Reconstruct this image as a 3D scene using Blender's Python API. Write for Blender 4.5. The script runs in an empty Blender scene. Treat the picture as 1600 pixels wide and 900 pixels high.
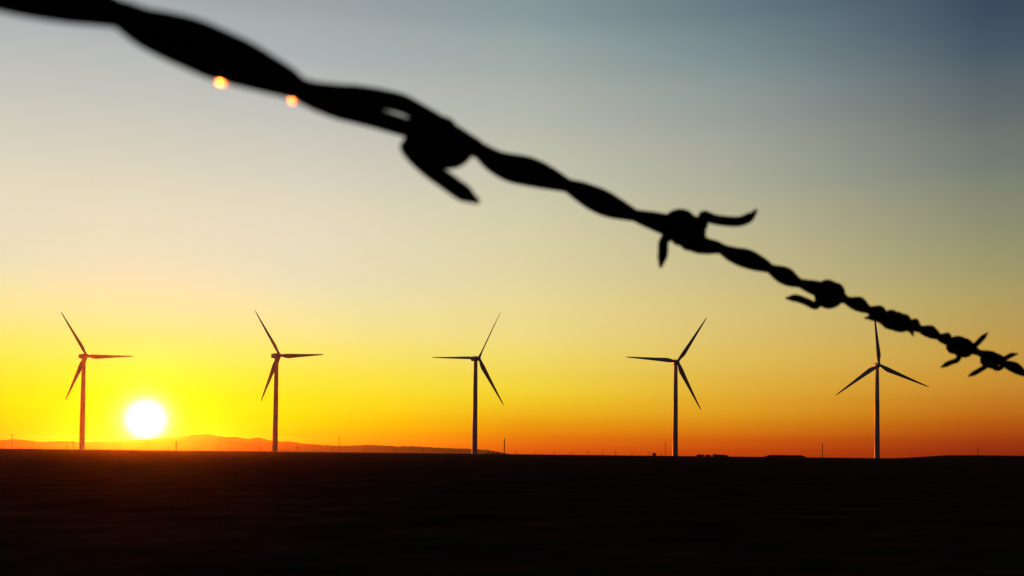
import bpy, math, random
import numpy as np
from mathutils import Vector, Matrix, noise

random.seed(7)
R = math.radians
sc = bpy.context.scene
col = sc.collection

# ------------------------------------------------------------------ camera
FPX = 1537.0                      # focal length in pixels of a 1600 px wide frame
EYE = 1.6
SHIFT = 216.7
cd = bpy.data.cameras.new('camera')
cam = bpy.data.objects.new('camera', cd)
col.objects.link(cam)
cd.sensor_width = 36.0
cd.lens = FPX / 1600 * 36.0
cd.shift_y = SHIFT / 1600
cd.clip_start = 0.01
cd.clip_end = 200000
CM = Matrix.Translation((0, 0, EYE)) @ (Matrix.Rotation(R(90 + 1.6), 4, 'X') @ Matrix.Rotation(R(0.63), 4, 'Z'))
cam.matrix_world = CM
cd.dof.use_dof = True
cd.dof.focus_distance = 900.0
cd.dof.aperture_fstop = cd.lens / 1.15          # a pupil 1.15 mm wide, as in a compact camera
cd.dof.aperture_blades = 0
sc.camera = cam
CAM = Vector((0, 0, EYE))


def at(px, py, z):
    """the point seen at a pixel of the 1600x900 frame, z metres in front of the lens"""
    return CM @ Vector(((px - 800) / FPX * z, (450 + SHIFT - py) / FPX * z, -z))


def azim(px):
    return math.atan((px - 800) / FPX)


# ------------------------------------------------------------------ light
SUN_DIR = (at(228, 655, 1000.0) - CAM).normalized()      # towards the sun
SUN_EL = math.asin(SUN_DIR.z)
SUN_AZ = math.atan2(SUN_DIR.x, SUN_DIR.y)
sd = bpy.data.lights.new('sun', 'SUN')
so = bpy.data.objects.new('sun', sd)
col.objects.link(so)
sd.energy = 4.0
sd.angle = R(0.5)
sd.color = (1.0, 0.15, 0.006)
so.rotation_euler = (-SUN_DIR).to_track_quat('-Z', 'Y').to_euler()
so.location = (0, 0, 50)


def lin(c):
    return tuple((v / 255 / 12.92) if v / 255 <= 0.04045 else ((v / 255 + 0.055) / 1.055) ** 2.4 for v in c)


# colour of the clear evening sky by elevation (degrees), at a few azimuths off the sun
SKY = {
    0: [(0, (240, 110, 0)), (.5, (242, 165, 0)), (1.2, (243, 208, 0)), (2.2, (244, 226, 0)), (3.5, (243, 229, 35)),
        (4.8, (242, 231, 84)), (6.4, (242, 229, 133)), (9.5, (231, 223, 182)), (14.5, (219, 213, 190)),
        (21, (182, 186, 184)), (24, (160, 167, 170)), (35, (104, 116, 130)), (55, (60, 74, 96)), (90, (32, 42, 62))],
    8: [(0, (232, 95, 0)), (.5, (236, 150, 0)), (1.2, (240, 190, 2)), (2.2, (241, 216, 12)), (3.5, (241, 225, 44)),
        (4.8, (240, 228, 82)), (6.4, (240, 228, 130)), (9.5, (230, 222, 182)), (14.5, (218, 212, 190)),
        (21, (180, 184, 183)), (24, (159, 166, 169)), (35, (102, 115, 130)), (55, (60, 74, 96)), (90, (32, 42, 62))],
    21: [(0, (196, 62, 2)), (.5, (214, 94, 4)), (1.2, (226, 132, 8)), (2.2, (233, 172, 24)), (3.5, (239, 206, 50)),
         (4.8, (238, 213, 84)), (6.4, (237, 217, 122)), (9.5, (227, 213, 156)), (14.5, (206, 202, 172)),
         (18, (187, 188, 173)), (21, (168, 175, 168)), (24, (140, 156, 158)), (35, (86, 102, 120)), (55, (54, 70, 94)), (90, (32, 42, 62))],
    33: [(0, (180, 48, 3)), (.5, (197, 70, 5)), (1.2, (210, 106, 14)), (2.2, (220, 148, 28)), (3.5, (224, 170, 52)),
         (4.8, (223, 182, 78)), (6.4, (220, 191, 104)), (9.5, (207, 190, 132)), (14.5, (178, 176, 150)),
         (18, (158, 162, 153)), (21, (134, 148, 148)), (24, (103, 124, 132)), (35, (66, 84, 104)), (55, (46, 62, 86)), (90, (32, 42, 62))],
    46: [(0, (128, 24, 8)), (.5, (148, 36, 10)), (1.2, (170, 66, 15)), (2.2, (189, 102, 22)), (3.5, (200, 134, 42)),
         (4.8, (202, 152, 60)), (6.4, (194, 158, 80)), (9.5, (166, 156, 106)), (14.5, (127, 132, 117)),
         (17, (108, 117, 113)), (20, (83, 97, 106)), (22, (66, 81, 98)), (25, (54, 67, 87)), (35, (42, 56, 78)), (55, (36, 50, 74)), (90, (32, 42, 62))],
    60: [(0, (92, 20, 10)), (1.2, (126, 46, 16)), (2.2, (146, 76, 24)), (3.5, (158, 98, 40)), (6.4, (150, 118, 70)),
         (9.5, (126, 118, 90)), (14.5, (94, 102, 98)), (21, (56, 70, 86)), (25, (44, 56, 76)), (35, (36, 48, 68)),
         (55, (32, 43, 64)), (90, (32, 42, 62))],
    90: [(0, (56, 20, 18)), (2.2, (88, 52, 36)), (6.4, (92, 76, 58)), (14.5, (62, 70, 74)), (24, (38, 48, 66)),
         (55, (30, 41, 62)), (90, (32, 42, 62))],
    130: [(0, (34, 20, 22)), (2.2, (46, 36, 40)), (6.4, (48, 46, 52)), (14.5, (38, 44, 58)), (24, (29, 37, 55)),
          (55, (29, 39, 60)), (90, (32, 42, 62))],
    180: [(0, (20, 18, 26)), (6.4, (28, 28, 40)), (24, (24, 30, 48)), (90, (32, 42, 62))],
}
NISHITA_STRENGTH = 0.1


def build_world():
    w = bpy.data.worlds.new('World')
    sc.world = w
    w.use_nodes = True
    nt = w.node_tree
    N, L = nt.nodes, nt.links
    bg = N['Background']

    def math_(op, a, b=None):
        n = N.new('ShaderNodeMath')
        n.operation = op
        for i, v in enumerate((a, b)):
            if v is None:
                continue
            if isinstance(v, (int, float)):
                n.inputs[i].default_value = v
            else:
                L.new(v, n.inputs[i])
        return n.outputs[0]

    def vmath(op, a, b=None):
        n = N.new('ShaderNodeVectorMath')
        n.operation = op
        for i, v in enumerate((a, b)):
            if v is None:
                continue
            if isinstance(v, (tuple, Vector)):
                n.inputs[i].default_value = v
            else:
                L.new(v, n.inputs[i])
        return n

    sky = N.new('ShaderNodeTexSky')
    sky.sky_type = 'NISHITA'
    sky.sun_disc = False
    sky.sun_elevation = SUN_EL
    sky.sun_rotation = SUN_AZ
    sky.air_density, sky.dust_density, sky.ozone_density = 1.0, 1.0, 1.0
    # film-like shoulder on the physical sky: n / (1 + n)
    one = vmath('ADD', sky.outputs[0], (1, 1, 1)).outputs[0]
    base = vmath('DIVIDE', sky.outputs[0], one).outputs[0]

    tc = N.new('ShaderNodeTexCoord')
    d = vmath('NORMALIZE', tc.outputs['Generated']).outputs[0]
    sep = N.new('ShaderNodeSeparateXYZ')
    L.new(d, sep.inputs[0])
    el = math_('ARCSINE', math_('MINIMUM', math_('MAXIMUM', sep.outputs[2], 0.0), 0.99999))
    t = math_('POWER', math_('DIVIDE', el, math.pi / 2), 0.5)          # 0 at the horizon, 1 at the zenith
    flat = vmath('NORMALIZE', vmath('MULTIPLY', d, (1, 1, 0)).outputs[0]).outputs[0]
    s2 = Vector((SUN_DIR.x, SUN_DIR.y, 0)).normalized()
    az = math_('MULTIPLY', math_('ARCCOSINE', math_('MAXIMUM', math_('MINIMUM', vmath('DOT_PRODUCT', flat, s2).outputs['Value'], 0.999999), -0.999999)), 180 / math.pi)

    prev = None
    keys = sorted(SKY)
    for i, k in enumerate(keys):
        rp = N.new('ShaderNodeValToRGB')
        cr = rp.color_ramp
        cr.interpolation = 'CARDINAL' if len(SKY[k]) > 5 else 'LINEAR'
        pts = SKY[k]
        while len(cr.elements) < len(pts):
            cr.elements.new(0.5)
        for e, (deg, c) in zip(cr.elements, pts):
            e.position = (deg / 90) ** 0.5
        for e, (deg, c) in zip(cr.elements, pts):
            e.color = (*lin(c), 1)
        L.new(t, rp.inputs[0])
        if prev is None:
            prev = rp.outputs[0]
            continue
        mr = N.new('ShaderNodeMapRange')
        mr.interpolation_type = 'LINEAR'
        mr.inputs['From Min'].default_value = keys[i - 1]
        mr.inputs['From Max'].default_value = k
        L.new(az, mr.inputs['Value'])
        mx = N.new('ShaderNodeMix')
        mx.data_type = 'RGBA'
        L.new(mr.outputs[0], mx.inputs['Factor'])
        L.new(prev, mx.inputs[6])
        L.new(rp.outputs[0], mx.inputs[7])
        prev = mx.outputs[2]
    # the physical sky modulates the evening colours
    part = vmath('ADD', vmath('MULTIPLY', base, (0.12, 0.12, 0.12)).outputs[0], (0.93, 0.93, 0.93)).outputs[0]
    total = vmath('MULTIPLY', prev, part).outputs[0]
    # the sun's disc and the bright aureole round it
    ang = math_('MULTIPLY', math_('ARCCOSINE', math_('MINIMUM', vmath('DOT_PRODUCT', d, tuple(SUN_DIR)).outputs['Value'], 0.9999999)), 180 / math.pi)
    g = math_('MULTIPLY', math_('EXPONENT', math_('MULTIPLY', math_('POWER', math_('DIVIDE', ang, 0.60), 2.0), -1.0)), 11.0)
    g = math_('ADD', g, math_('MULTIPLY', math_('EXPONENT', math_('MULTIPLY', math_('POWER', math_('DIVIDE', ang, 1.15), 2.0), -1.0)), 0.6))
    disc = math_('MULTIPLY', math_('LESS_THAN', ang, 0.27), 30.0)
    glow = N.new('ShaderNodeVectorMath')
    glow.operation = 'SCALE'
    glow.inputs[0].default_value = (1.0, 0.97, 0.92)
    L.new(math_('ADD', g, disc), glow.inputs['Scale'])
    total = vmath('ADD', total, glow.outputs[0]).outputs[0]
    scl = vmath('MULTIPLY', total, (1 / NISHITA_STRENGTH,) * 3).outputs[0]
    L.new(scl, bg.inputs['Color'])
    bg.inputs['Strength'].default_value = NISHITA_STRENGTH
    w.cycles.sampling_method = 'MANUAL'
    w.cycles.sample_map_resolution = 2048


build_world()

# ------------------------------------------------------------------ materials


def mat(name, base, rough=0.6, metal=0.0, spec=0.3, var=0.25, scale=8.0, bump=0.0, dist=0.01):
    m = bpy.data.materials.new(name)
    m.use_nodes = True
    N, L = m.node_tree.nodes, m.node_tree.links
    p = N['Principled BSDF']
    p.inputs['Roughness'].default_value = rough
    p.inputs['Metallic'].default_value = metal
    p.inputs['Specular IOR Level'].default_value = spec
    tc = N.new('ShaderNodeTexCoord')
    nz = N.new('ShaderNodeTexNoise')
    nz.inputs['Scale'].default_value = scale
    nz.inputs['Detail'].default_value = 6
    L.new(tc.outputs['Object'], nz.inputs['Vector'])
    rp = N.new('ShaderNodeValToRGB')
    rp.color_ramp.elements[0].position = 0.3
    rp.color_ramp.elements[1].position = 0.7
    rp.color_ramp.elements[0].color = (*[c * (1 - var) for c in base], 1)
    rp.color_ramp.elements[1].color = (*[min(1, c * (1 + var)) for c in base], 1)
    L.new(nz.outputs['Fac'], rp.inputs[0])
    L.new(rp.outputs[0], p.inputs['Base Color'])
    if bump:
        b = N.new('ShaderNodeBump')
        b.inputs['Strength'].default_value = bump
        b.inputs['Distance'].default_value = dist
        L.new(nz.outputs['Fac'], b.inputs['Height'])
        L.new(b.outputs[0], p.inputs['Normal'])
    return m


M = {
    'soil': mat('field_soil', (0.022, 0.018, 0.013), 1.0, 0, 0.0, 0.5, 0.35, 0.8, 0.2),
    'hill': mat('hill_scrub', (0.06, 0.05, 0.035), 1.0, 0, 0.0, 0.3, 0.006),
    'steel': mat('weathered_steel_wire', (0.03, 0.025, 0.021), 0.9, 0.0, 0.0, 0.5, 900.0, 0.25, 0.0003),
    'barb': mat('rusty_barb_steel', (0.03, 0.023, 0.018), 0.9, 0.0, 0.0, 0.5, 1100.0, 0.25, 0.0003),
    'paint': mat('turbine_paint', (0.5, 0.5, 0.49), 0.45, 0, 0.4, 0.06, 0.3),
    'cap': mat('nacelle_paint', (0.42, 0.42, 0.42), 0.45, 0, 0.4, 0.06, 0.6),
    'glint_metal': mat('glint_bead', (0.8, 0.8, 0.6), 0.2, 1.0, 0.5, 0.05, 3000.0),  # shiny metal for the beads added to make the wire glint
    'pole': mat('pole_wood', (0.09, 0.07, 0.05), 0.9, 0, 0.1, 0.3, 2.0),
    'galv': mat('galvanised_steel', (0.22, 0.22, 0.22), 0.6, 0.4, 0.3, 0.15, 2.0),
    'leaf': mat('dry_leaf', (0.05, 0.06, 0.03), 0.8, 0, 0.1, 0.4, 1.2),
    'bark': mat('bark', (0.07, 0.055, 0.04), 0.95, 0, 0.1, 0.3, 3.0),
    'shed': mat('shed_cladding', (0.2, 0.18, 0.15), 0.8, 0, 0.2, 0.2, 0.8),
}

# ------------------------------------------------------------------ mesh helpers


class MB:
    def __init__(s):
        s.v, s.f = [], []

    def add(s, vs, fs):
        o = len(s.v)
        s.v += [tuple(v) for v in vs]
        s.f += [tuple(i + o for i in f) for f in fs]

    def box(s, x0, x1, y0, y1, z0, z1):
        s.add([(x0, y0, z0), (x1, y0, z0), (x1, y1, z0), (x0, y1, z0), (x0, y0, z1), (x1, y0, z1), (x1, y1, z1), (x0, y1, z1)],
              [(3, 2, 1, 0), (4, 5, 6, 7), (0, 1, 5, 4), (1, 2, 6, 5), (2, 3, 7, 6), (3, 0, 4, 7)])

    def tube(s, pts, rad, n=12, flat=None):
        """swept round section with closed ends; rad a number or one per point"""
        pts = [Vector(p) for p in pts]
        m = len(pts)
        if isinstance(rad, (int, float)):
            rad = [rad] * m
        up = None
        vs = []
        for i, p in enumerate(pts):
            t = (pts[min(i + 1, m - 1)] - pts[max(i - 1, 0)]).normalized()
            if up is None:
                up = t.orthogonal().normalized()
            up = (up - t * up.dot(t))
            up = up.normalized() if up.length > 1e-6 else t.orthogonal().normalized()
            sd_ = t.cross(up)
            for k in range(n):
                a = 2 * math.pi * k / n
                vs.append(p + (up * math.cos(a) + sd_ * math.sin(a)) * rad[i])
        fs = []
        for i in range(m - 1):
            for k in range(n):
                k2 = (k + 1) % n
                fs.append((i * n + k, i * n + k2, (i + 1) * n + k2, (i + 1) * n + k))
        fs.append(tuple(reversed(range(n))))
        fs.append(tuple(range((m - 1) * n, m * n)))
        s.add(vs, fs)

    def build(s, name, material, parent=None, smooth=True):
        me = bpy.data.meshes.new(name)
        me.from_pydata(s.v, [], s.f)
        me.update()
        if smooth:
            for p in me.polygons:
                p.use_smooth = len(p.vertices) <= 4
        me.materials.append(material)
        o = bpy.data.objects.new(name, me)
        col.objects.link(o)
        if parent:
            o.parent = parent
        return o


def empty(name, loc, rz=0.0):
    o = bpy.data.objects.new(name, None)
    o.empty_display_size = 0.3
    o.location = loc
    o.rotation_euler = (0, 0, rz)
    col.objects.link(o)
    return o


def tag(o, label=None, cat=None, group=None, kind=None):
    for k, v in (('label', label), ('category', cat), ('group', group), ('kind', kind)):
        if v:
            o[k] = v
    return o


def copy_tree(o, parent=None):
    c = o.copy()
    col.objects.link(c)
    if parent:
        c.parent = parent
    for ch in list(o.children):
        copy_tree(ch, c)
    return c


def smooth(a, b, x):
    t = min(1, max(0, (x - a) / (b - a)))
    return t * t * (3 - 2 * t)


# ------------------------------------------------------------------ ground
A0, A1 = azim(1385), azim(1500)
B0, B1, B2, B3 = azim(1190), azim(1205), azim(1244), azim(1260)
PLAIN = -18.0


def ground_z(x, y):
    r = math.hypot(x, y)
    a = math.atan2(x, y)
    z = EYE * smooth(150, 860, r)
    z += 3.1 * smooth(A0, A1, a) * smooth(A1 + 0.9, A1 + 0.35, a) * smooth(350, 860, r)
    z += 0.10 * noise.noise(Vector((x * 0.02, y * 0.02, 0))) * smooth(2, 60, r)
    z += 0.025 * noise.noise(Vector((x * 0.35, y * 0.35, 3))) * smooth(120, 30, r)
    out = smooth(880, 2400, r)
    return z * (1 - out) + PLAIN * out


def build_ground():
    mb = MB()
    rs = list(np.geomspace(0.25, 60, 110)) + list(np.geomspace(64, 2600, 120)) + list(np.geomspace(2700, 11500, 24))
    na = 480
    vs = [(0, 0, ground_z(0, 0.001))]
    for r in rs:
        for k in range(na):
            a = 2 * math.pi * k / na
            x, y = r * math.sin(a), r * math.cos(a)
            vs.append((x, y, ground_z(x, y)))
    fs = [(0, 1 + (k + 1) % na, 1 + k) for k in range(na)]
    for i in range(len(rs) - 1):
        b0, b1 = 1 + i * na, 1 + (i + 1) * na
        for k in range(na):
            k2 = (k + 1) % na
            fs.append((b0 + k, b0 + k2, b1 + k2, b1 + k))
    mb.add(vs, fs)
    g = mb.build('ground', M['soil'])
    tag(g, kind='structure')


build_ground()


def on_crest(px, z):
    """x, y below a pixel column, z metres in front of the lens"""
    p = at(px, 709, z)
    return p.x, p.y


# low earth bank on the skyline
def build_bank():
    mb = MB()
    x0, y0 = on_crest(1190, 872)
    x1, y1 = on_crest(1262, 872)
    a, b = Vector((x0, y0, 0)), Vector((x1, y1, 0))
    d = (b - a).normalized()
    nrm = Vector((d.y, -d.x, 0))
    L_ = (b - a).length
    ns, nc = 60, 10
    vs, fs = [], []
    for i in range(ns + 1):
        s = i / ns
        h = 2.05 * smooth(0, 0.2, s) * smooth(1.0, 0.86, s) * (1 + 0.07 * noise.noise(Vector((s * 9, 2, 0)))) - 0.15
        for j in range(nc + 1):
            q = j / nc * 2 - 1
            zz = h * max(0, 1 - abs(q) ** 1.6) - (0.6 if abs(q) > 0.98 else 0)
            p = a + d * (s * L_) + nrm * (q * 6)
            vs.append((p.x, p.y, ground_z(p.x, p.y) + zz))
    for i in range(ns):
        for j in range(nc):
            k = i * (nc + 1) + j
            fs.append((k, k + 1, k + nc + 2, k + nc + 1))
    mb.add(vs, fs)
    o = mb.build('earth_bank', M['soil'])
    tag(o, kind='structure')


build_bank()

# ------------------------------------------------------------------ far hills (about 7.5 km away)
RIDGE = [(-900, 4), (-700, 9), (-500, 12), (-300, 9), (-150, 14), (-60, 12), (0, 13), (25, 15), (50, 12.5), (62, 11), (80, 12), (100, 12.6), (130, 11.5), (170, 13),
         (205, 15), (240, 18), (275, 22), (300, 25), (325, 26), (340, 23.5), (352, 22), (366, 22.5), (375, 21), (388, 19.5), (400, 21.5),
         (408, 21), (418, 18), (432, 16), (452, 16), (463, 14.5), (475, 13), (500, 11.5), (530, 10.2), (550, 10.6), (575, 12.4), (590, 11.6),
         (606, 11), (622, 10), (640, 10.8), (656, 10.2), (680, 9), (700, 8.2), (722, 8), (742, 7.4), (762, 6), (776, 4), (792, 1.2),
         (805, -2), (830, -6), (900, -10)]


def build_hills():
    D = 7500.0
    xs = np.linspace(-900, 900, 720)
    hs = np.interp(xs, [p[0] for p in RIDGE], [p[1] for p in RIDGE])
    rows = [(-1100, -0.06), (-720, 0.16), (-420, 0.42), (-180, 0.78), (0, 1.0), (210, 0.85), (600, 0.5), (1100, -0.06)]
    vs, fs = [], []
    for j, (dy, k) in enumerate(rows):
        for x, h in zip(xs, hs):
            px = x
            zc = D + dy
            p = at(px, 709.7 + (px - 800) * 0.011, zc)
            top = EYE + (h / FPX * D) - PLAIN
            fold = 1 + (0.35 * noise.noise(Vector((px * 0.05, dy * 0.003, 1.7)))) * (1 - abs(k) if k > 0 else 0)
            n = 3.0 * noise.noise(Vector((px * 0.12, dy * 0.008, 5))) + 1.8 * noise.noise(Vector((px * 0.45, dy * 0.03, 9)))
            z = PLAIN + max(top, 2) * k * fold + (n if k > 0.1 else -12)
            vs.append((p.x, p.y, z))
    n = len(xs)
    for j in range(len(rows) - 1):
        for i in range(n - 1):
            fs.append((j * n + i, j * n + i + 1, (j + 1) * n + i + 1, (j + 1) * n + i))
    mb = MB()
    mb.add(vs, fs)
    o = mb.build('mountains', M['hill'])
    tag(o, kind='structure')
    global HIGHEST
    HIGHEST = max(v[2] for v in vs)


build_hills()

# ------------------------------------------------------------------ wind turbines
HUB, ROT = 80.0, 45.5


def blade_mesh():
    mb = MB()
    st = [(0.9, 1.9, 1.9, 0.5), (2.2, 1.9, 1.85, 0.5), (4.5, 2.5, 1.3, 0.42), (7, 3.15, 0.95, 0.36), (9, 3.3, 0.8, 0.33), (13, 2.95, 0.62, 0.32),
          (20, 2.3, 0.44, 0.31), (28, 1.75, 0.32, 0.31), (36, 1.22, 0.22, 0.32), (42, 0.8, 0.14, 0.34), (44.6, 0.45, 0.08, 0.4), (ROT, 0.1, 0.04, 0.5)]
    n = 16
    vs = []
    for z, c, th, le in st:
        c *= 1.22
        th *= 1.15
        tw = R(13) * (1 - z / ROT) ** 2
        for k in range(n):
            a = 2 * math.pi * k / n
            x = -math.cos(a) * c / 2 + c * (0.5 - le)
            y = math.sin(a) * th / 2 * (1.0 if z < 3 else (0.55 + 0.45 * math.cos(a / 1.0) if False else 1.0))
            if z > 4 and math.cos(a) < 0:                      # thin trailing edge
                y *= max(0.15, 1 + math.cos(a) * 0.8)
            vs.append((x * math.cos(tw) - y * math.sin(tw), x * math.sin(tw) + y * math.cos(tw) - 0.0006 * z * z, z))
    fs = []
    for i in range(len(st) - 1):
        for k in range(n):
            k2 = (k + 1) % n
            fs.append((i * n + k, i * n + k2, (i + 1) * n + k2, (i + 1) * n + k))
    fs.append(tuple(reversed(range(n))))
    fs.append(tuple(range((len(st) - 1) * n, len(st) * n)))
    mb.add(vs, fs)
    return mb


def make_turbine():
    root = empty('wind_turbine', (0, 0, 0))
    t = MB()
    prof = [(-1.0, 2.3), (0.4, 2.28), (20, 2.12), (20.1, 2.16), (20.35, 2.16), (20.45, 2.11), (50, 1.85), (50.1, 1.89), (50.35, 1.89), (50.45, 1.84),
            (HUB - 2.3, 1.55), (HUB - 2.0, 1.55)]
    t.tube([(0, 0, z) for z, _ in prof], [r for _, r in prof], 32)
    tw = t.build('tower', M['paint'], root)
    d = MB()
    d.box(-0.45, 0.45, -2.34, -2.1, 0.9, 3.0)
    d.build('door', M['cap'], tw, False)
    nb = MB()                                        # nacelle: rounded box running back from the hub
    secs = [(-3.6, 1.15, 1.15, 0), (-3.2, 1.5, 1.45, 0), (-1.5, 1.75, 1.75, 0.0), (2.5, 1.78, 1.8, 0.05), (5.4, 1.6, 1.6, 0.2), (6.3, 1.3, 1.25, 0.35), (6.45, 0.7, 0.7, 0.4)]
    n = 20
    vs = []
    secs = [(y, wx * 1.15, hz * 1.15, dz) for y, wx, hz, dz in secs]
    for y, wx, hz, dz in secs:
        for k in range(n):
            a = 2 * math.pi * k / n
            c, s = math.cos(a), math.sin(a)
            vs.append((wx * math.copysign(abs(c) ** 0.45, c), y, HUB + dz + hz * math.copysign(abs(s) ** 0.45, s)))
    fs = [(i * n + k, (i + 1) * n + k, (i + 1) * n + (k + 1) % n, i * n + (k + 1) % n) for i in range(len(secs) - 1) for k in range(n)]
    fs += [tuple(range(n)), tuple(reversed(range((len(secs) - 1) * n, len(secs) * n)))]
    nb.add(vs, fs)
    na = nb.build('nacelle', M['cap'], root)
    v = MB()
    v.tube([(0.5, 5.0, HUB + 1.7), (0.5, 5.0, HUB + 3.6), (0.5, 5.3, HUB + 3.9)], 0.09, 6)
    v.build('wind_vane', M['cap'], na, False)
    h = MB()
    hp = [(-3.65, 1.35), (-4.2, 1.62), (-5.2, 1.6), (-6.0, 1.25), (-6.5, 0.75), (-6.75, 0.2)]
    h.tube([(0, y, HUB) for y, _ in hp], [r for _, r in hp], 24)
    h.build('hub', M['paint'], root)
    bm = blade_mesh()
    bl = []
    for k in range(3):
        if k == 0:
            b = bm.build('blade', M['paint'], root)
        else:
            b = bl[0].copy()
            col.objects.link(b)
            b.parent = root
        bl.append(b)
    return root


def pose_turbine(root, px, hub_py, base_py, yaw_deg, theta, pitch, size, label):
    z = HUB * FPX / (base_py - hub_py)
    x, y = on_crest(px, z)
    gz = ground_z(x, y)
    root.location = (x, y, gz)
    root.rotation_euler = (0, 0, -math.atan2(x, y) + R(yaw_deg))
    root['label'] = label
    root['group'] = 'wind turbines along the crest of the dark field'
    bl = [c for c in root.children if c.name.split('.')[0] == 'blade']
    for k, b in enumerate(bl):
        th = R(theta + 120 * k)
        # blade runs along local z: turn it about the rotor axis (local y), then pitch it about its own length
        b.matrix_local = Matrix.Translation((0, -5.0, HUB)) @ Matrix.Rotation(math.pi / 2 - th, 4, 'Y') @ Matrix.Rotation(R(pitch), 4, 'Z') @ Matrix.Diagonal((1, 1, size, 1))


TURB = [
    (127.6, 555.5, 701.5, 28, 5, 12, .945, 'red-tinted wind turbine left of the setting sun, nearest to the left edge'),
    (429.5, 556, 706, 32, 6, 12, .945, 'dark red wind turbine standing just right of the setting sun'),
    (741.5, 560, 709, 32, 64, 42, 1.01, 'black slim-bladed wind turbine in the middle of the row of five'),
    (1055, 566, 713, 18, 57, 10, 1.01, 'dark wind turbine between the middle one and the one under the wire'),
    (1370.4, 571, 716.3, 18, 96, 8, 1.01, 'dark wind turbine whose upper blade tip touches the barbed wire'),
]
first = make_turbine()
tag(first, None, 'wind turbine')
for i, a in enumerate(TURB):
    o = first if i == 0 else copy_tree(first)
    pose_turbine(o, *a)

# ------------------------------------------------------------------ barbed wire
CENTRE = [(-420, -128), (-150, -62), (0, -30), (56, -15), (110, 0), (150, 10), (188, 22), (225, 42), (263, 56), (300, 69), (340, 85.5), (375, 97.5), (413, 112),
          (450, 127), (473, 139), (525, 156), (563, 164), (600, 172), (625, 179), (650, 188), (675, 198), (700, 209.5), (725, 221), (750, 234),
          (775, 251), (800, 262), (825, 268), (850, 274.5), (875, 283), (900, 294), (925, 308), (950, 320), (975, 328.5), (1000, 337.5),
          (1025, 345.5), (1050, 355), (1075, 370), (1100, 382), (1125, 387), (1150, 398.5), (1175, 407), (1200, 416), (1212, 422), (1225, 430),
          (1250, 440.5), (1275, 450), (1300, 459), (1325, 468), (1344, 476), (1367, 485.5), (1380, 491), (1400, 497.5), (1421, 504.5),
          (1448, 516), (1470, 525), (1487, 533), (1510, 541.5), (1533, 551), (1550, 558), (1580, 571.5), (1600, 582), (1640, 601)]
DEPTH = [(-420, .074), (-150, .080), (0, .085), (200, .093), (340, .0985), (470, .106), (620, .132), (780, .163), (900, .192), (1050, .228),
         (1170, .264), (1300, .318), (1455, .392), (1600, .47), (1640, .495)]
PINCH = [-980, -560, -200, 185, 473, 752, 888, 992, 1130, 1205, 1250, 1325, 1358, 1388, 1418, 1438, 1468, 1488, 1530, 1568, 1602, 1640]
RS = 0.00129


def cubic(pts):
    """smooth interpolation through points (finite-difference cubic Hermite)"""
    x = np.array([p[0] for p in pts], float)
    y = np.array([p[1] for p in pts], float)
    dlt = np.diff(y) / np.diff(x)
    m = np.concatenate([[dlt[0]], (dlt[:-1] * np.diff(x)[1:] + dlt[1:] * np.diff(x)[:-1]) / (x[2:] - x[:-2]), [dlt[-1]]])

    def f(q):
        i = int(np.clip(np.searchsorted(x, q) - 1, 0, len(x) - 2))
        h = x[i + 1] - x[i]
        t = (q - x[i]) / h
        return ((2 * t ** 3 - 3 * t ** 2 + 1) * y[i] + (t ** 3 - 2 * t ** 2 + t) * h * m[i] + (-2 * t ** 3 + 3 * t ** 2) * y[i + 1] + (t ** 3 - t ** 2) * h * m[i + 1])
    return f


cy, cz = cubic(CENTRE), cubic(DEPTH)


def wire_p(px):
    return at(px, cy(px), cz(px))


def wire_frame(px):
    p = wire_p(px)
    t = (wire_p(px + 1.5) - wire_p(px - 1.5)).normalized()
    d = (p - CAM).normalized()
    u = t.cross(d).normalized()
    if (CM.to_3x3().inverted() @ u).y < 0:
        u = -u
    v = d - t * d.dot(t) - u * d.dot(u)
    return p, t, u, v.normalized()


def wire_phase(px):
    i = int(np.clip(np.searchsorted(PINCH, px) - 1, 0, len(PINCH) - 2))
    t = (px - PINCH[i]) / (PINCH[i + 1] - PINCH[i])
    return math.pi / 2 + math.pi * (i + t)


def gauss(x, s):
    return math.exp(-(x / s) ** 2)


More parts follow.
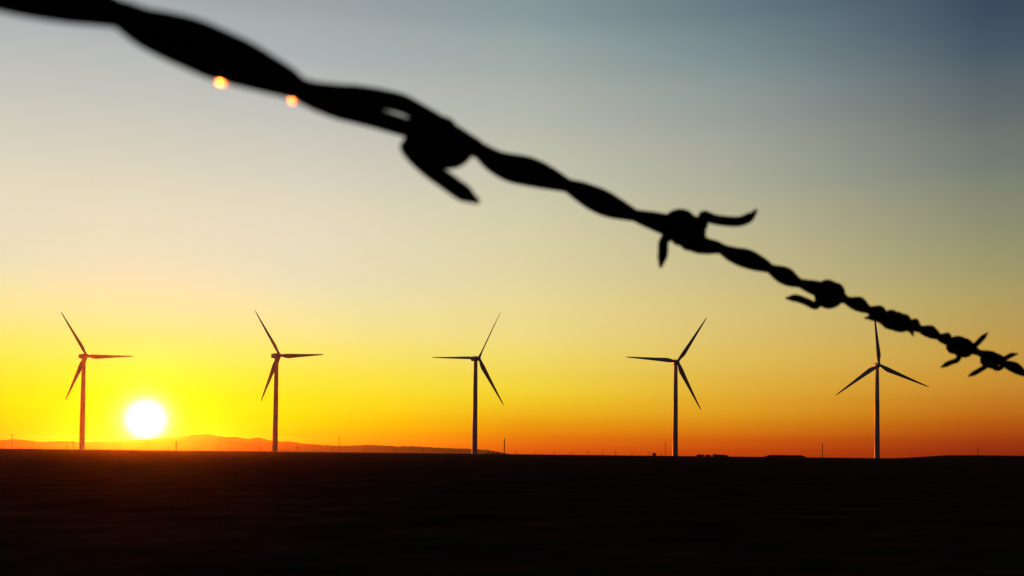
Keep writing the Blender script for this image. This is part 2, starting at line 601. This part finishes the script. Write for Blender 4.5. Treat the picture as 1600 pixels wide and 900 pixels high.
def build_wire():
    root = empty('barbed_wire', wire_p(800))
    tag(root, 'blurred dark barbed wire slanting across the sky from top left', 'barbed wire')
    bpy.context.view_layer.update()
    inv = Matrix.Translation(-root.location)
    # sample along the wire so that steps are about 0.5 mm
    pxs = [-415.0]
    while pxs[-1] < 1634:
        q = pxs[-1]
        step = 0.0006 / max(1e-5, (wire_p(q + 1) - wire_p(q)).length)
        pxs.append(q + min(step, 6))
    fr = [(wire_frame(q), wire_phase(q), q) for q in pxs]
    # carry the wire on, straight and still twisted, past both edges of the picture
    def extend(f0, ph, n, sgn, slope):
        (p, t, u, v) = f0
        out = []
        for i in range(1, n + 1):
            s = i * 0.0012
            sag = Vector((0, 0, -0.02 * s * s))
            out.append(((p + t * (sgn * s) + sag, t, u, v), ph + slope * sgn * s, None))
        return out
    rate = math.pi / 0.024
    left = extend(fr[0][0], fr[0][1], 350, -1, rate)
    right = extend(fr[-1][0], fr[-1][1], 900, 1, rate)
    allf = list(reversed(left)) + fr + right
    for side in (1, -1):
        pts, rad = [], []
        for (p, t, u, v), ph, q in allf:
            sep = 1.0
            if q is not None:
                sep += 0.13 * gauss(q - 628, 26) + 0.34 * gauss(q - 1086, 13)
                sep -= 0.03
            off = (u * math.cos(ph) + v * math.sin(ph)) * (RS * sep * side)
            nn = noise.noise(p * 160 + Vector((side * 7, 0, 0)))
            pts.append(inv @ (p + off))
            rad.append(RS * (1 + 0.03 * nn))
        mb = MB()
        mb.tube(pts, rad, 18)
        mb.build('strand', M['steel'], root)

    def barb(r, a, b, turns, th0, rc, off, head, tail, hz=(), tz=()):
        """a short wire wound round the strands between pixel columns a and b, with two free ends"""
        pts = []
        for k, (px, py) in enumerate(head):
            dz = hz[k] if k < len(hz) else 0
            pts.append(at(px, py, cz(0.5 * (a + b)) + dz))
        n = int(22 * abs(turns))
        for i in range(n + 1):
            t = i / n
            p, tt, u, v = wire_frame(a + (b - a) * t)
            th = th0 + 2 * math.pi * turns * t
            pts.append(p + u * (off + rc * math.cos(th)) + v * (rc * math.sin(th)))
        for k, (px, py) in enumerate(tail):
            dz = tz[k] if k < len(tz) else 0
            pts.append(at(px, py, cz(0.5 * (a + b)) + dz))
        # Catmull-Rom through the points
        P = [pts[0]] + pts + [pts[-1]]
        fine = []
        for i in range(1, len(P) - 2):
            for s in range(5):
                t = s / 5
                p0, p1, p2, p3 = P[i - 1], P[i], P[i + 1], P[i + 2]
                fine.append(0.5 * ((2 * p1) + (p2 - p0) * t + (2 * p0 - 5 * p1 + 4 * p2 - p3) * t * t + (3 * p1 - p0 - 3 * p2 + p3) * t ** 3))
        fine.append(pts[-1])
        # sharpened, obliquely cut ends
        cum = [0]
        for i in range(1, len(fine)):
            cum.append(cum[-1] + (fine[i] - fine[i - 1]).length)
        rad = []
        for s in cum:
            e = min(s, cum[-1] - s)
            rad.append(r * (0.35 + 0.65 * smooth(0, 0.0028, e)))
        mb = MB()
        mb.tube([inv @ p for p in fine], rad, 14)
        mb.build('barb', M['barb'], root)

    PI = math.pi
    barb(.00130, 652, 712, 2.25, 1.0 * PI, .0023, -.0014, [(748, 316), (722, 300), (698, 283), (672, 264), (650, 244)], [(728, 226), (738, 236)], (0, 0, -.001, -.002, -.0025), (.006, .011))
    barb(.00120, 1086, 1048, 2.75, 0.0, .0029, .0010, [(1182, 328), (1172, 339), (1155, 346), (1130, 345), (1113, 342), (1099, 337)], [(1039, 374), (1036, 395), (1032, 418)], (), (-.003, -.004, -.004))
    barb(.00124, 1286, 1304, 1.7, 1.0 * PI, .0033, -.0006, [(1228, 466), (1244, 466), (1259, 471), (1274, 478)], [(1308, 462), (1310, 462)], (), (.006, .014))
    barb(.00108, 1388, 1416, 2.9, 1.1 * PI, .0026, -.0010, [(1351, 497), (1362, 496.5), (1376, 501)], [(1421, 514), (1427, 525)], (), (-.002, -.003))
    barb(.00112, 1514, 1492, 2.6, 0.2 * PI, .0030, -.0008, [(1543, 520), (1533, 530), (1522, 540)], [(1497, 561), (1484, 567), (1470, 574)], (), (-.002, -.003, -.003))
    barb(.00112, 1566, 1544, 2.6, 0.2 * PI, .0027, -.0012, [(1590, 553), (1580, 555), (1570, 560)], [(1541, 572), (1528, 580), (1513, 588)], (), (-.002, -.003, -.003))

    # two flat polished beads added on the underside, turned to glint in the sun
    for px, front, a_, b_, n_ in ((350, False, .00125, .00055, .00018), (451, True, .00125, .00055, .00018)):
        p, t, u, v = wire_frame(px)
        ph = wire_phase(px)
        d = u * math.cos(ph) + v * math.sin(ph)
        w = v if front else u
        d = d if d.dot(w) < 0 else -d
        h = ((CAM - p).normalized() + SUN_DIR).normalized()
        nrm = (h - t * h.dot(t)).normalized()
        c = p + d * (RS * 0.97) + nrm * (RS * (0.88 if front else 0.86))
        ax = (t - h * t.dot(h)).normalized()
        ay = h.cross(ax)
        nu, nv = 32, 16
        vs, fs = [], []
        for q in range(nv + 1):
            la = math.pi * q / nv
            for k in range(nu):
                lo = 2 * math.pi * k / nu
                vs.append(inv @ (c + ax * (a_ * math.sin(la) * math.cos(lo)) + ay * (b_ * math.sin(la) * math.sin(lo)) + h * (n_ * math.cos(la))))
        for q in range(nv):
            for k in range(nu):
                k2 = (k + 1) % nu
                fs.append((q * nu + k, (q + 1) * nu + k, (q + 1) * nu + k2, q * nu + k2))
        mb = MB()
        mb.add(vs, fs)
        o = mb.build('glint_bead', M['glint_metal'], root)
        o['label'] = 'small added bead glinting orange in the sun'


build_wire()

# ------------------------------------------------------------------ things far out on the plain


def far_base(px, dist):
    x, y = on_crest(px, dist)
    return x, y, ground_z(x, y)


def skyline_py(px):
    return 709.7 + (px - 800) * 0.011


def height_for(px, top_py, dist):
    """how tall a thing on the plain must be for its top to show at top_py"""
    x, y, gz = far_base(px, dist)
    return EYE + (skyline_py(px) - top_py) / FPX * dist - gz


def lattice(mb, h, w0, w1, arms=()):
    for sx in (-1, 1):
        for sy in (-1, 1):
            mb.tube([(sx * w0, sy * w0, -1), (sx * w1, sy * w1, h)], 0.2, 5)
    n = max(5, int(h / 4.5))
    for i in range(n):
        z0, z1 = h * i / n, h * (i + 1) / n
        a0, a1 = w0 + (w1 - w0) * i / n, w0 + (w1 - w0) * (i + 1) / n
        for sx in (-1, 1):
            mb.tube([(-a0, sx * a0, z0), (a1, sx * a1, z1)], 0.11, 4)
            mb.tube([(a0, sx * a0, z0), (-a1, sx * a1, z1)], 0.11, 4)
            mb.tube([(sx * a0, -a0, z0), (sx * a1, a1, z1)], 0.11, 4)


def pylon(px, top, dist, narms, label, rz=0.0):
    x, y, gz = far_base(px, dist)
    h = height_for(px, top, dist)
    root = empty('pylon', (x, y, gz), -math.atan2(x, y) + rz)
    tag(root, label, 'pylon', 'lattice pylons far out on the plain')
    mb = MB()
    lattice(mb, h, 2.0, 0.5)
    mb.build('mast', M['galv'], root, False)
    for k in range(narms):
        z = h * (0.94 - 0.16 * k)
        hw = 3.0 + 0.8 * k
        a = MB()
        a.tube([(-hw, 0, z), (0, 0, z + 0.9), (hw, 0, z)], 0.22, 5)
        a.tube([(-hw, 0, z), (hw, 0, z)], 0.2, 5)
        for s in (-1, 1):
            a.tube([(s * hw, 0, z), (s * hw, 0, z - 2.2)], 0.16, 5)
        a.build('crossarm', M['galv'], root, False)


def radio_mast(px, top, dist, label, r=0.5, lat=True):
    x, y, gz = far_base(px, dist)
    h = height_for(px, top, dist)
    root = empty('radio_mast', (x, y, gz), -math.atan2(x, y))
    tag(root, label, 'mast', 'slender masts far out on the plain')
    mb = MB()
    if lat:
        lattice(mb, h, r * 2.2, r * 0.9)
    mb.tube([(0, 0, -1), (0, 0, h)], [r * 1.2, r * 0.7], 8)
    mb.build('mast', M['galv'], root, False)
    a = MB()
    a.tube([(0, 0, h - 4.5), (0, 0, h - 4.4), (0, 0, h - 2.4), (0, 0, h - 2.3), (0, 0, h + 2.5)], [r * .9, r * 1.6, r * 1.6, .2, .12], 8)
    a.build('antenna', M['galv'], root, False)


pylon(18.5, 677, 1900, 3, 'tall lattice pylon at the far left edge of the horizon')
pylon(113.5, 688, 2000, 2, 'lattice pylon just left of the red turbine tower')
radio_mast(275, 690, 1900, 'dark mast on the horizon just right of the sun', 0.8)
radio_mast(530, 683, 1850, 'tallest plain mast between the second and third turbines', 0.6, False)
radio_mast(788, 686, 1850, 'lattice mast just right of the middle turbine', 0.7)
radio_mast(1040, 690, 1800, 'thin mast close on the left of the fourth turbine tower', 0.55, False)
radio_mast(1285, 693, 1850, 'thin mast between the earth bank and the fifth turbine', 0.5)
radio_mast(1528, 699, 1950, 'short mast on the right beyond the swelling skyline', 0.5)

# wooden power poles in a line
POLES = [(33, 694, 'power pole just right of the pylon at the far left edge'),
         (105, 696, 'short power pole hard left of the lattice pylon by the first turbine'),
         (341, 697, 'power pole standing alone before the highest part of the hills'),
         (406, 697.5, 'power pole just left of the second turbine tower'),
         (439, 701, 'very short power pole just right of the second turbine tower'),
         (465, 697.5, 'power pole halfway between the second turbine and the tallest plain mast'),
         (520, 697.5, 'power pole hard left of the tallest plain mast'),
         (571, 699, 'first power pole to the right of the tallest plain mast'),
         (617, 700.5, 'second power pole to the right of the tallest plain mast'),
         (660, 701, 'third power pole to the right of the tallest plain mast'),
         (701, 700.5, 'power pole nearest on the left of the middle turbine tower'),
         (806, 705, 'first power pole right of the lattice mast by the middle turbine'),
         (836, 707, 'second power pole right of the lattice mast by the middle turbine'),
         (866, 705, 'third power pole right of the lattice mast by the middle turbine'),
         (892, 707, 'fourth power pole right of the lattice mast by the middle turbine'),
         (918, 704.5, 'fifth power pole right of the lattice mast by the middle turbine'),
         (942, 706.5, 'sixth power pole right of the lattice mast by the middle turbine'),
         (962, 705, 'seventh power pole right of the lattice mast by the middle turbine'),
         (987, 707, 'second power pole to the left of the small dark shed'),
         (1014, 706.5, 'power pole hard left of the small dark shed'),
         (1034, 709, 'stubby power pole between the small dark shed and the thin mast')]

proto = None
for i, (px, top, lab) in enumerate(POLES):
    dist = 1480 + 40 * ((i * 7) % 5)
    x, y, gz = far_base(px, dist)
    h = height_for(px, top, dist)
    if proto is None:
        proto = empty('power_pole', (x, y, gz), 0)
        p = MB()
        p.tube([(0, 0, -1), (0, 0, 24)], [0.5, 0.36], 8)
        p.build('pole', M['pole'], proto)
        c = MB()
        c.box(-2.4, 2.4, -0.2, 0.2, 21.8, 22.3)
        for sx in (-2.1, -0.9, 0.9, 2.1):
            c.tube([(sx, 0, 22.3), (sx, 0, 22.9)], 0.12, 6)
        c.build('crossarm', M['pole'], proto, False)
        tag(proto, None, 'power pole', 'power poles along the horizon')
        o = proto
    else:
        o = copy_tree(proto)
    o['label'] = lab
    o.location = (x, y, gz)
    o.rotation_euler = (0, 0, -math.atan2(x, y) + 0.15 * ((i * 3) % 5 - 2))
    o.scale = (1, 1, h / 24.0)

# small shed on the horizon
x, y, gz = far_base(1022, 1600)
hh = height_for(1022, 707.3, 1600)
sh = empty('shed', (x, y, gz), 0.3)
tag(sh, 'small dark shed on the horizon left of the fourth turbine', 'shed')
b = MB()
b.box(-2.6, 2.6, -2.5, 2.5, -1, hh - 2.2)
b.build('wall', M['shed'], sh, False)
b = MB()
b.add([(-3, -2.8, hh - 2.19), (3, -2.8, hh - 2.19), (3, 2.8, hh - 2.19), (-3, 2.8, hh - 2.19), (0, -2.8, hh), (0, 2.8, hh)],
      [(3, 2, 1, 0), (0, 1, 4), (2, 3, 5), (1, 2, 5, 4), (3, 0, 4, 5)])
b.build('roof', M['shed'], sh, False)


# trees and bushes on the skyline
def tree(px, top_py, width_px, dist, name, label, cat, group, seed):
    rnd = random.Random(seed)
    x, y, gz = far_base(px, dist)
    h = height_for(px, top_py, dist)
    w = width_px / FPX * dist / 2
    vis = (skyline_py(px) - top_py) / FPX * dist
    root = empty(name, (x, y, gz), rnd.uniform(0, 6))
    tag(root, label, cat, group)
    t = MB()
    base = max(0.2, h - vis * 1.5)
    t.tube([(0, 0, -0.5), (0.05, 0.02, h * 0.45), (0.1, 0, h * 0.8)], [0.09 * h ** 0.6, 0.06 * h ** 0.6, 0.02], 7)
    for k in range(5):
        a = rnd.uniform(0, 6.28)
        t.tube([(0.04, 0.02, base + 0.1), (math.cos(a) * w * 0.45, math.sin(a) * w * 0.45, base + (h - base) * rnd.uniform(0.4, 0.75))], [0.07, 0.02], 5)
    t.build('trunk', M['bark'], root)
    c = MB()
    ls = 0.16 * w + 0.06
    lobes = [(Vector((rnd.uniform(-.5, .5) * w, rnd.uniform(-.5, .5) * w, base + (h - base) * rnd.uniform(.3, .72))), rnd.uniform(.42, .62)) for _ in range(7)]
    for i in range(900):
        q, s = lobes[i % 7]
        d = Vector((rnd.gauss(0, 1), rnd.gauss(0, 1), rnd.gauss(0, 1))).normalized() * rnd.uniform(0.4, 1) ** 0.5
        p = q + Vector((d.x * w * s, d.y * w * s, d.z * (h - base) * 0.42))
        if p.z > h:
            continue
        e1 = Vector((rnd.gauss(0, 1), rnd.gauss(0, 1), rnd.gauss(0, 1))).normalized()
        e2 = e1.orthogonal().normalized()
        l_ = ls * rnd.uniform(0.5, 1.1)
        c.add([p - e1 * l_, p + e2 * l_ * .5, p + e1 * l_, p - e2 * l_ * .5], [(0, 1, 2, 3)])
    c.build('crown', M['leaf'], root, False)


BUSH = [(1095, 710.6, 14, 'leftmost round bush of the clump right of the fourth turbine'),
        (1106, 710.8, 12, 'second round bush from the left in the skyline clump'),
        (1117, 710.3, 12, 'pointed bush third in the skyline clump'),
        (1130, 711.4, 18, 'broad low bush at the right end of the skyline clump')]
for i, (px, top, w_, lab) in enumerate(BUSH):
    tree(px, top, w_, 868, 'bush', lab, 'bush', 'clump of bushes on the skyline', 20 + i)
for i, (px, top, w_) in enumerate([(763, 706.4, 5), (770, 706, 5), (777, 706.8, 6)]):
    tree(px, top, w_, 1900, 'tree', 'tiny hazy tree at the end of the hills by the lattice mast', 'tree', 'hazy trees left of the lattice mast', 40 + i)

# ------------------------------------------------------------------ evening haze
HAZE = True
if HAZE:
    mb = MB()
    H = 12000
    mb.box(-H, H, -H, H, PLAIN - 1.2, max(HIGHEST, 132) + 12)
    m = bpy.data.materials.new('evening_haze')
    m.use_nodes = True
    nt = m.node_tree
    nt.nodes.remove(nt.nodes['Principled BSDF'])
    pv = nt.nodes.new('ShaderNodeVolumePrincipled')
    pv.inputs['Color'].default_value = (0.92, 0.68, 0.38, 1)
    pv.inputs['Density'].default_value = 1.5e-5
    pv.inputs['Anisotropy'].default_value = 0.92
    nt.links.new(pv.outputs[0], nt.nodes['Material Output'].inputs['Volume'])
    hz = mb.build('haze', m, None, False)
    tag(hz, kind='stuff')

# ------------------------------------------------------------------ render
sc.render.engine = 'CYCLES'
sc.view_settings.view_transform = 'Standard'
sc.view_settings.look = 'None'
sc.view_settings.gamma = 1.0
sc.view_settings.exposure = 0.0
sc.view_settings.use_curve_mapping = False
sc.cycles.use_denoising = True
sc.cycles.max_bounces = 6
sc.cycles.volume_bounces = 0
sc.cycles.sample_clamp_indirect = 20.0
sc.cycles.caustics_refractive = True
sc.cycles.blur_glossy = 0.0
